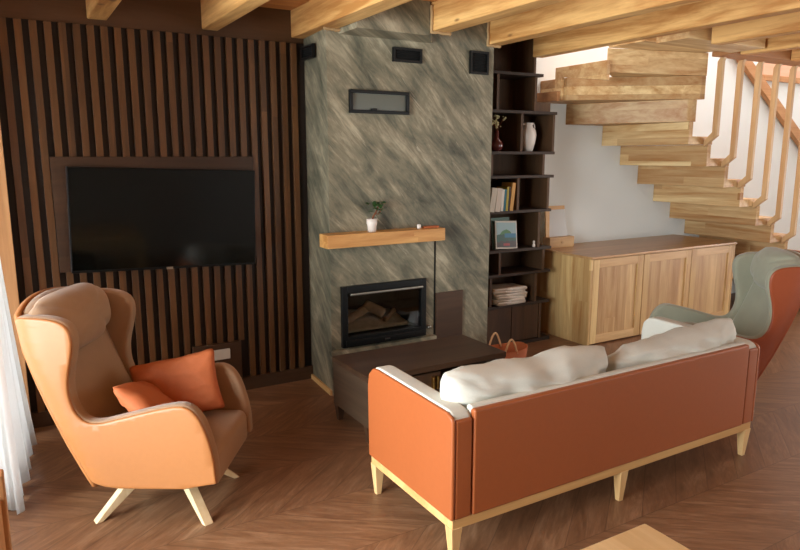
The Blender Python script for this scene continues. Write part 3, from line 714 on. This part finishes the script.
# ------------------------------------------------------------------ sofa
SX0, SX1, SY0, SY1 = 1.41, 3.44, 1.995, 2.715
sf = empty('sofa', 'orange leather sofa with grey linen seat and light oak base', 'sofa', ((SX0+SX1)/2, (SY0+SY1)/2, 0))
bm = B()
box(bm, SX0+.012, SX1-.012, SY0+.012, SY0+.05, .155, .2); box(bm, SX0+.012, SX1-.012, SY1-.05, SY1-.012, .155, .2)
box(bm, SX0+.012, SX0+.05, SY0+.05, SY1-.05, .155, .2); box(bm, SX1-.05, SX1-.012, SY0+.05, SY1-.05, .155, .2)
part('base_frame', bm, M['oakleg'], sf, bevel=.003)
for x in (SX0+.035, (SX0+SX1)/2-.0, SX1-.035):
    for y in (SY0+.035, SY1-.035):
        lean = 0
        part('leg', taper(B(), (x, y, 0), (x, y, .16), .026, .052), M['oaklegz'], sf, bevel=.002)
AW = .10
for s in (0, 1):
    xo = SX0 if s == 0 else SX1; q = 1 if s == 0 else -1
    # leather shell: outer side + back end; profile in (y,z)
    prof = [(SY0+.004, .2), (SY1-.006, .2), (SY1, .56), (SY1-.012, .62), (SY1-.05, .655), (SY1-.1, .66), (SY0+.05, .65), (SY0+.015, .638), (SY0+.004, .62)]
    T = Matrix(((0, 0, 1, 0), (1, 0, 0, 0), (0, 1, 0, 0), (0, 0, 0, 1)))
    a_ = xo+q*.0; b_ = xo+q*.02
    shell = B(); prism(shell, prof, min(a_, b_), max(a_, b_), T)
    box(shell, min(xo+q*.02, xo+q*AW), max(xo+q*.02, xo+q*AW), SY0+.004, SY0+.03, .2, .625)
    arm = part('arm', shell, M['leather_sofa'], sf, bevel=.009, seg=3)
    inner = B(); prof2 = [(y+(.012 if y < 2.1 else -.004), z+(.006 if z > .5 else .004)) for y, z in prof]
    a_ = xo+q*.012; b_ = xo+q*AW
    prism(inner, prof2, min(a_, b_), max(a_, b_), T)
    part('arm_fabric', inner, M['fabric'], sf, bevel=.014, seg=3, label='light grey linen arm lining').parent = arm
part('back_shell', box(B(), SX0+AW+.006, SX1-AW-.006, SY0, SY0+.04, .2, .655), M['leather_sofa'], sf, bevel=.010, seg=3)
part('back_fabric', box(B(), SX0+AW+.003, SX1-AW-.003, SY0+.022, SY0+.062, .2, .664), M['fabric'], sf, bevel=.014, seg=3, label='light grey linen back lining')
part('seat_deck', box(B(), SX0+AW, SX1-AW, SY0+.062, SY1-.02, .2, .28), M['fabric'], sf, bevel=.01)
for a, b in ((SX0+AW+.004, 2.434), (2.440, SX1-AW-.004)):
    part('seat_cushion', box(B(), a, b, SY0+.068, SY1+.0, .282, .43), M['fabric'], sf, bevel=.035, seg=4)
def soft(name, W, H, T_, loc, rot, mat, lab, seed, wr=.015, sag=0., group=None, pw=3.2, pinch=.07):
    bm = pillow(B(), W, H, T_, seed, 30, wr, sag, pinch, pw)
    o = obj(name, bm, mat, smooth=True); o.location = loc; o.rotation_euler = rot
    tag(o, lab, 'cushion', group); return o
soft('back_cushion', .97, .37, .24, (1.93, 2.165, .595), (R(7), R(1), 0), M['fabric'], 'light grey back cushion on the left half of the sofa', 1, .034, .02, 'linen back cushions on the sofa', 3.0, .04)
soft('back_cushion', 1.0, .35, .24, (2.93, 2.165, .57), (R(7), R(-4.6), 0), M['fabric'], 'light grey back cushion on the right half of the sofa', 4, .034, .0, 'linen back cushions on the sofa', 2.6, .03)

# ------------------------------------------------------------------ wing chairs
OUT = [(-.30, .205), (-.24, .200), (.335, .205), (.338, .32), (.322, .41), (.300, .49), (.275, .545), (.24, .585), (.19, .602), (.10, .585), (.0, .56), (-.10, .533), (-.17, .515), (-.225, .52),
       (-.262, .56), (-.28, .62), (-.282, .68), (-.272, .74), (-.255, .80), (-.243, .86), (-.245, .91), (-.262, .945), (-.295, .968), (-.345, .98), (-.42, .985), (-.49, .98), (-.515, .965), (-.495, .82), (-.455, .69), (-.415, .58), (-.345, .41), (-.275, .265), (-.245, .215)]
OUT = OUT[1:-1]
def smooth_poly(P, it=2):
    for _ in range(it):
        Q = []
        n = len(P)
        for i in range(n):
            a, b = Vector(P[i]), Vector(P[(i+1) % n])
            if (i in (0,)) and _ == 0: pass
            Q += [tuple(a.lerp(b, .25)), tuple(a.lerp(b, .75))]
        P = Q
    return P
OUTS = smooth_poly(OUT, 1)
from mathutils.geometry import tessellate_polygon
def back_x(z):            # rear edge of the side profile
    pts = [(.20, -.24), (.265, -.275), (.41, -.345), (.58, -.415), (.69, -.455), (.82, -.495), (.965, -.515), (1.05, -.52)]
    for (z0, x0), (z1, x1) in zip(pts, pts[1:]):
        if z <= z1: return x0+(x1-x0)*(z-z0)/(z1-z0)
    return pts[-1][1]
def side_sheet(poly, side, lo, t, inset=0.):
    """side wall of the chair: a rounded slab with outline poly in (f,z), bent to the chair's curve; lo = distance of outer face from the middle"""
    bm = B(); P = [Vector(p) for p in poly]; n = len(P)
    def off(sc):
        out = []
        for i in range(n):
            d = (P[(i+1) % n]-P[i-1]).normalized(); out.append(P[i]+Vector((-d.y, d.x))*sc)
        return out
    rings = []
    b = min(.012, t*.4)
    for sc, y in ((inset+b, 0), (inset+b*.3, b*.35), (inset, b), (inset, t-b), (inset+b*.3, t-b*.35), (inset+b, t)):
        rings.append([bm.verts.new((p.x, y, p.y)) for p in off(sc)])
    for a, c in zip(rings, rings[1:]):
        for i in range(n): bm.faces.new((a[i], a[(i+1) % n], c[(i+1) % n], c[i]))
    tris = tessellate_polygon([[v.co.xz.to_3d() for v in rings[0]]])
    for rr in (rings[0], rings[-1]):
        for tr in tris:
            try: bm.faces.new([rr[k] for k in tr])
            except ValueError: pass
    bmesh.ops.recalc_face_normals(bm, faces=bm.faces)
    for k in range(24):
        bmesh.ops.bisect_plane(bm, geom=bm.verts[:]+bm.edges[:]+bm.faces[:], plane_co=(-.56+k*.04, 0, 0), plane_no=(1, 0, 0))
    for k in range(12):
        bmesh.ops.bisect_plane(bm, geom=bm.verts[:]+bm.edges[:]+bm.faces[:], plane_co=(0, 0, .24+k*.07), plane_no=(0, 0, 1))
    for v in bm.verts:
        f, z = v.co.x, v.co.z; l = lo-v.co.y
        l -= .04*max(0, min(1, (back_x(z)+.11-f)/.11))**2
        l += .03*max(0, z-.6)
        v.co.y = l*side
    if side < 0: pass
    bmesh.ops.recalc_face_normals(bm, faces=bm.faces); return bm
def grid_sheet(F, nu, nv, t):
    """closed slab from a point function F(u,v)->(Vector front, Vector back)"""
    bm = B(); a, b = {}, {}
    for i in range(nu+1):
        for j in range(nv+1):
            p, q = F(i/nu, j/nv); a[i, j] = bm.verts.new(p); b[i, j] = bm.verts.new(q)
    for i in range(nu):
        for j in range(nv):
            bm.faces.new((a[i, j], a[i+1, j], a[i+1, j+1], a[i, j+1])); bm.faces.new((b[i, j+1], b[i+1, j+1], b[i+1, j], b[i, j]))
    for i in range(nu):
        bm.faces.new((a[i+1, 0], a[i, 0], b[i, 0], b[i+1, 0])); bm.faces.new((a[i, nv], a[i+1, nv], b[i+1, nv], b[i, nv]))
    for j in range(nv):
        bm.faces.new((a[0, j], a[0, j+1], b[0, j+1], b[0, j])); bm.faces.new((a[nu, j+1], a[nu, j], b[nu, j], b[nu, j+1]))
    bmesh.ops.recalc_face_normals(bm, faces=bm.faces); return bm
def wing_chair(lab, loc, rz, fab, lea, legm):
    r = empty('wing_chair', lab, 'armchair', loc, rz, 'wing chairs around the sofa')
    for s in (-1, 1):
        sh = obj('side_shell', side_sheet(OUTS, s, .315, .020, .007), lea, r, smooth=True, label='orange leather outer side')
        obj('side_lining', side_sheet(OUTS, s, .306, .062, .002), fab, sh, smooth=True)
    # back: outer leather and inner fabric, curved in plan, crowned at the top
    def ztop(u): return 1.03-.05*abs(2*u-1)**2.2
    def outer(u, v):
        l = (2*u-1)*.292; z = .205+(ztop(u)-.205)*v; f = back_x(z)+.012-.045*(1-(2*u-1)**2)*min(1, (z-.2)*3)
        return Vector((f, l, z)), Vector((f+.022, l*.98, z))
    obj('back_shell', grid_sheet(outer, 16, 20, .02), lea, r, smooth=True)
    def inner(u, v):
        l = (2*u-1)*.262; z = .30+(ztop(u)+.006-.30)*v
        f0 = back_x(z)-.032*(1-(2*u-1)**2)+.02; th = .10*(1-.45*v**3)*(1-.2*abs(2*u-1)**4)
        if v > .93: th *= .75
        return Vector((f0+th+.02, l, z)), Vector((f0, l, z))
    obj('backrest', grid_sheet(inner, 18, 24, .1), fab, r, smooth=True, subsurf=1)
    # head pillow
    T4 = Matrix.Translation((-.415, 0, .90)) @ Matrix.Rotation(R(-10), 4, 'Y') @ Matrix.Rotation(R(90), 4, 'Z')
    obj('headrest', pillow(B(), .60, .29, .21, 3, 36, .003, 0, .0, 2.4, T4, 3.2), fab, r, smooth=True)
    obj('seat', box(B(), -.27, .325, -.258, .258, .192, .365), fab, r, bevel=.04, seg=5)
    obj('under_frame', box(B(), -.2, .24, -.2, .2, .178, .2), M['blackm'], r, bevel=.004)
    bm = B(); 
    for sx, sy in ((-1, -1), (1, -1), (1, 1), (-1, 1)):
        bm = B(); a = Vector((sx*.265, sy*.235, 0)); b = Vector((sx*.10, sy*.09, .19)); d = Vector((sx, sy*.89, 0)).normalized(); p = Vector((-d.y, d.x, 0))
        w = .022; vs = []
        for c_, l0, l1 in ((a, -.03, .0), (b, -.065, .035)):
            for u_, s_ in ((l0, -1), (l1, -1), (l1, 1), (l0, 1)): vs.append(bm.verts.new(c_+d*u_+p*w*s_))
        bm.faces.new(vs[3::-1]); bm.faces.new(vs[4:])
        for i in range(4): bm.faces.new((vs[i], vs[(i+1) % 4], vs[4+(i+1) % 4], vs[4+i]))
        bmesh.ops.recalc_face_normals(bm, faces=bm.faces)
        obj('leg', bm, legm, r, bevel=.003)
    return r
c1 = wing_chair('orange leather wing chair with beige lining and cushions before the television', (.553, 3.156, 0), R(-32.5), M['beige'], M['leather'], M['paleleg'])
c2 = wing_chair('rust leather wing chair with sage green lining behind the sofa right end', (3.995, 2.715, 0), R(142.5), M['sage'], M['leather2'], M['paleleg'])
# cushions in the first chair (placed in the chair's own axes)
def in_chair(f, l, z):
    a = R(-32.5); return (.553+f*math.cos(a)-l*math.sin(a), 3.156+f*math.sin(a)+l*math.cos(a), z)
def chair_cushion(W, H, T_, p, rot, lab, seed):
    o = obj('throw_cushion', pillow(B(), W, H, T_, seed, 26, .012, 0, .08, 3, None, 16.), M['cushion'], smooth=True)
    o.matrix_basis = Matrix.Translation(in_chair(*p)) @ Matrix.Rotation(R(-32.5), 4, 'Z') @ rot
    tag(o, lab, 'cushion'); return o
chair_cushion(.45, .31, .11, (.0, .155, .51), Matrix.Rotation(R(-14), 4, 'X') @ Matrix.Rotation(R(-13), 4, 'Y'), 'orange cushion propped against the far arm of the beige lined wing chair', 2)
chair_cushion(.46, .36, .12, (-.03, -.045, .475), Matrix.Rotation(R(-62), 4, 'Z') @ Matrix.Rotation(R(46), 4, 'X') @ Matrix.Rotation(R(-26), 4, 'Y'), 'orange cushion slumped on the seat by the near arm of the beige lined wing chair', 5)

# ------------------------------------------------------------------ curtain
bm = B(); nu, nv = 120, 14; g = {}
for i in range(nu+1):
    for j in range(nv+1):
        u, v = i/nu, j/nv; y = 3.33+u*.86; z = .012+v*2.3
        fl = (1-v)**2
        x = -.145+.030*math.sin(u*34+.6)*(1+.5*fl)+.012*math.sin(u*81)+.085*fl*u+.02*fl
        g[i, j] = bm.verts.new((x, y+.01*math.sin(u*50+v*2), z))
for i in range(nu):
    for j in range(nv): bm.faces.new((g[i, j], g[i+1, j], g[i+1, j+1], g[i, j+1]))
o = obj('curtain', bm, M['curtain'], smooth=True, loc=(-.14, 3.8, 0)); s_ = o.modifiers.new('th', 'SOLIDIFY'); s_.thickness = .002
tag(o, 'white floor length sheer curtain at the left window', 'curtain')
rod = obj('curtain_rod', tube(B(), [(-.145, 3.31, 2.33), (-.145, 4.335, 2.33)], .012, 10), M['black'], smooth=True, loc=(-.145, 3.8, 2.33)); tag(rod, 'curtain rod above the sheer curtain', 'curtain rod')

# ------------------------------------------------------------------ dining table and chair in the foreground
dt = empty('dining_table', 'light wooden table whose corner shows at the bottom frame edge', 'table', (.85, .1, 0))
part('tabletop', box(B(), .40, 1.29, -.80, .996, .715, .75), M['table'], dt, bevel=.003)
part('apron', box(B(), .47, 1.22, -.73, .92, .63, .715), M['table'], dt)
for x in (.47, 1.22):
    for y in (-.73, .926): part('leg', taper(B(), (x, y, 0), (x, y, .715), .05, .07), M['oaklegz'], dt, bevel=.003)
dc = empty('dining_chair', 'wooden chair of which only an upright shows at the lower left frame edge', 'chair', (.12, 1.35, 0))
def dcp(n, bm, **k): return part(n, bm, M['frame'], dc, bevel=.004, **k)
for y in (1.17, 1.53):
    bm = B(); taper(bm, (-.082, y, 0), (-.082, y, 1.0), .036, .04); dcp('back_post', bm)
    dcp('leg', taper(B(), (.36, y, 0), (.34, y, .42), .03, .04))
dcp('seat', box(B(), -.06, .37, 1.15, 1.55, .42, .45)); 
bm = B(); T = Matrix.Translation((-.082, 1.35, .88)); box(bm, -.01, .01, -.17, .17, -.07, .07, T); dcp('back_rail', bm)

# ------------------------------------------------------------------ light
def area(name, loc, rot, sx, sy, power, col):
    l = bpy.data.lights.new(name, 'AREA'); l.shape = 'RECTANGLE'; l.size = sx; l.size_y = sy; l.energy = power; l.color = col
    o = bpy.data.objects.new(name, l); COL.objects.link(o); o.location = loc; o.rotation_euler = rot; return o
area('daylight_left', (XL-.3, 1.8, 1.25), (0, R(-90), 0), 2.2, 2.6, 390, (.90, .97, 1.))
area('fill_back', (6.4, YB-.35, 1.25), (R(90), 0, 0), 3.4, 2.2, 100, (.94, 1., .98))  # added fill from the camera side, through the added back window
area('daylight_curtain', (-.62, 3.83, 1.2), (0, R(-90), 0), 2.2, 1.0, 70, (.92, .96, 1.))
area('daylight_right', (XR+.4, 1.0, 1.25), (0, R(90), 0), 2.2, 3.1, 210, (1., .92, .88))
area('daylight_upstairs', (6.6, 4.15, 5.2), (0, 0, 0), 4.2, 1.0, 125, (1., .82, .82))
w = bpy.data.worlds.new('world'); S.world = w; w.use_nodes = True
w.node_tree.nodes['Background'].inputs[0].default_value = (.80, .88, 1., 1); w.node_tree.nodes['Background'].inputs[1].default_value = .7

# ------------------------------------------------------------------ camera
cam = bpy.data.cameras.new('camera'); co = bpy.data.objects.new('camera', cam); COL.objects.link(co)
cam.sensor_fit = 'HORIZONTAL'; cam.sensor_width = 36; cam.lens = 663/800*36; cam.clip_start = .05
co.location = (0, 0, 1.65); co.rotation_euler = (R(90)-math.atan(120/663), 0, -R(30.4))
S.camera = co
S.view_settings.view_transform = 'Standard'; S.view_settings.look = 'None'; S.view_settings.gamma = 1
S.view_settings.use_curve_mapping = False; S.view_settings.exposure = .16
S.cycles.max_bounces = 8; S.cycles.diffuse_bounces = 5
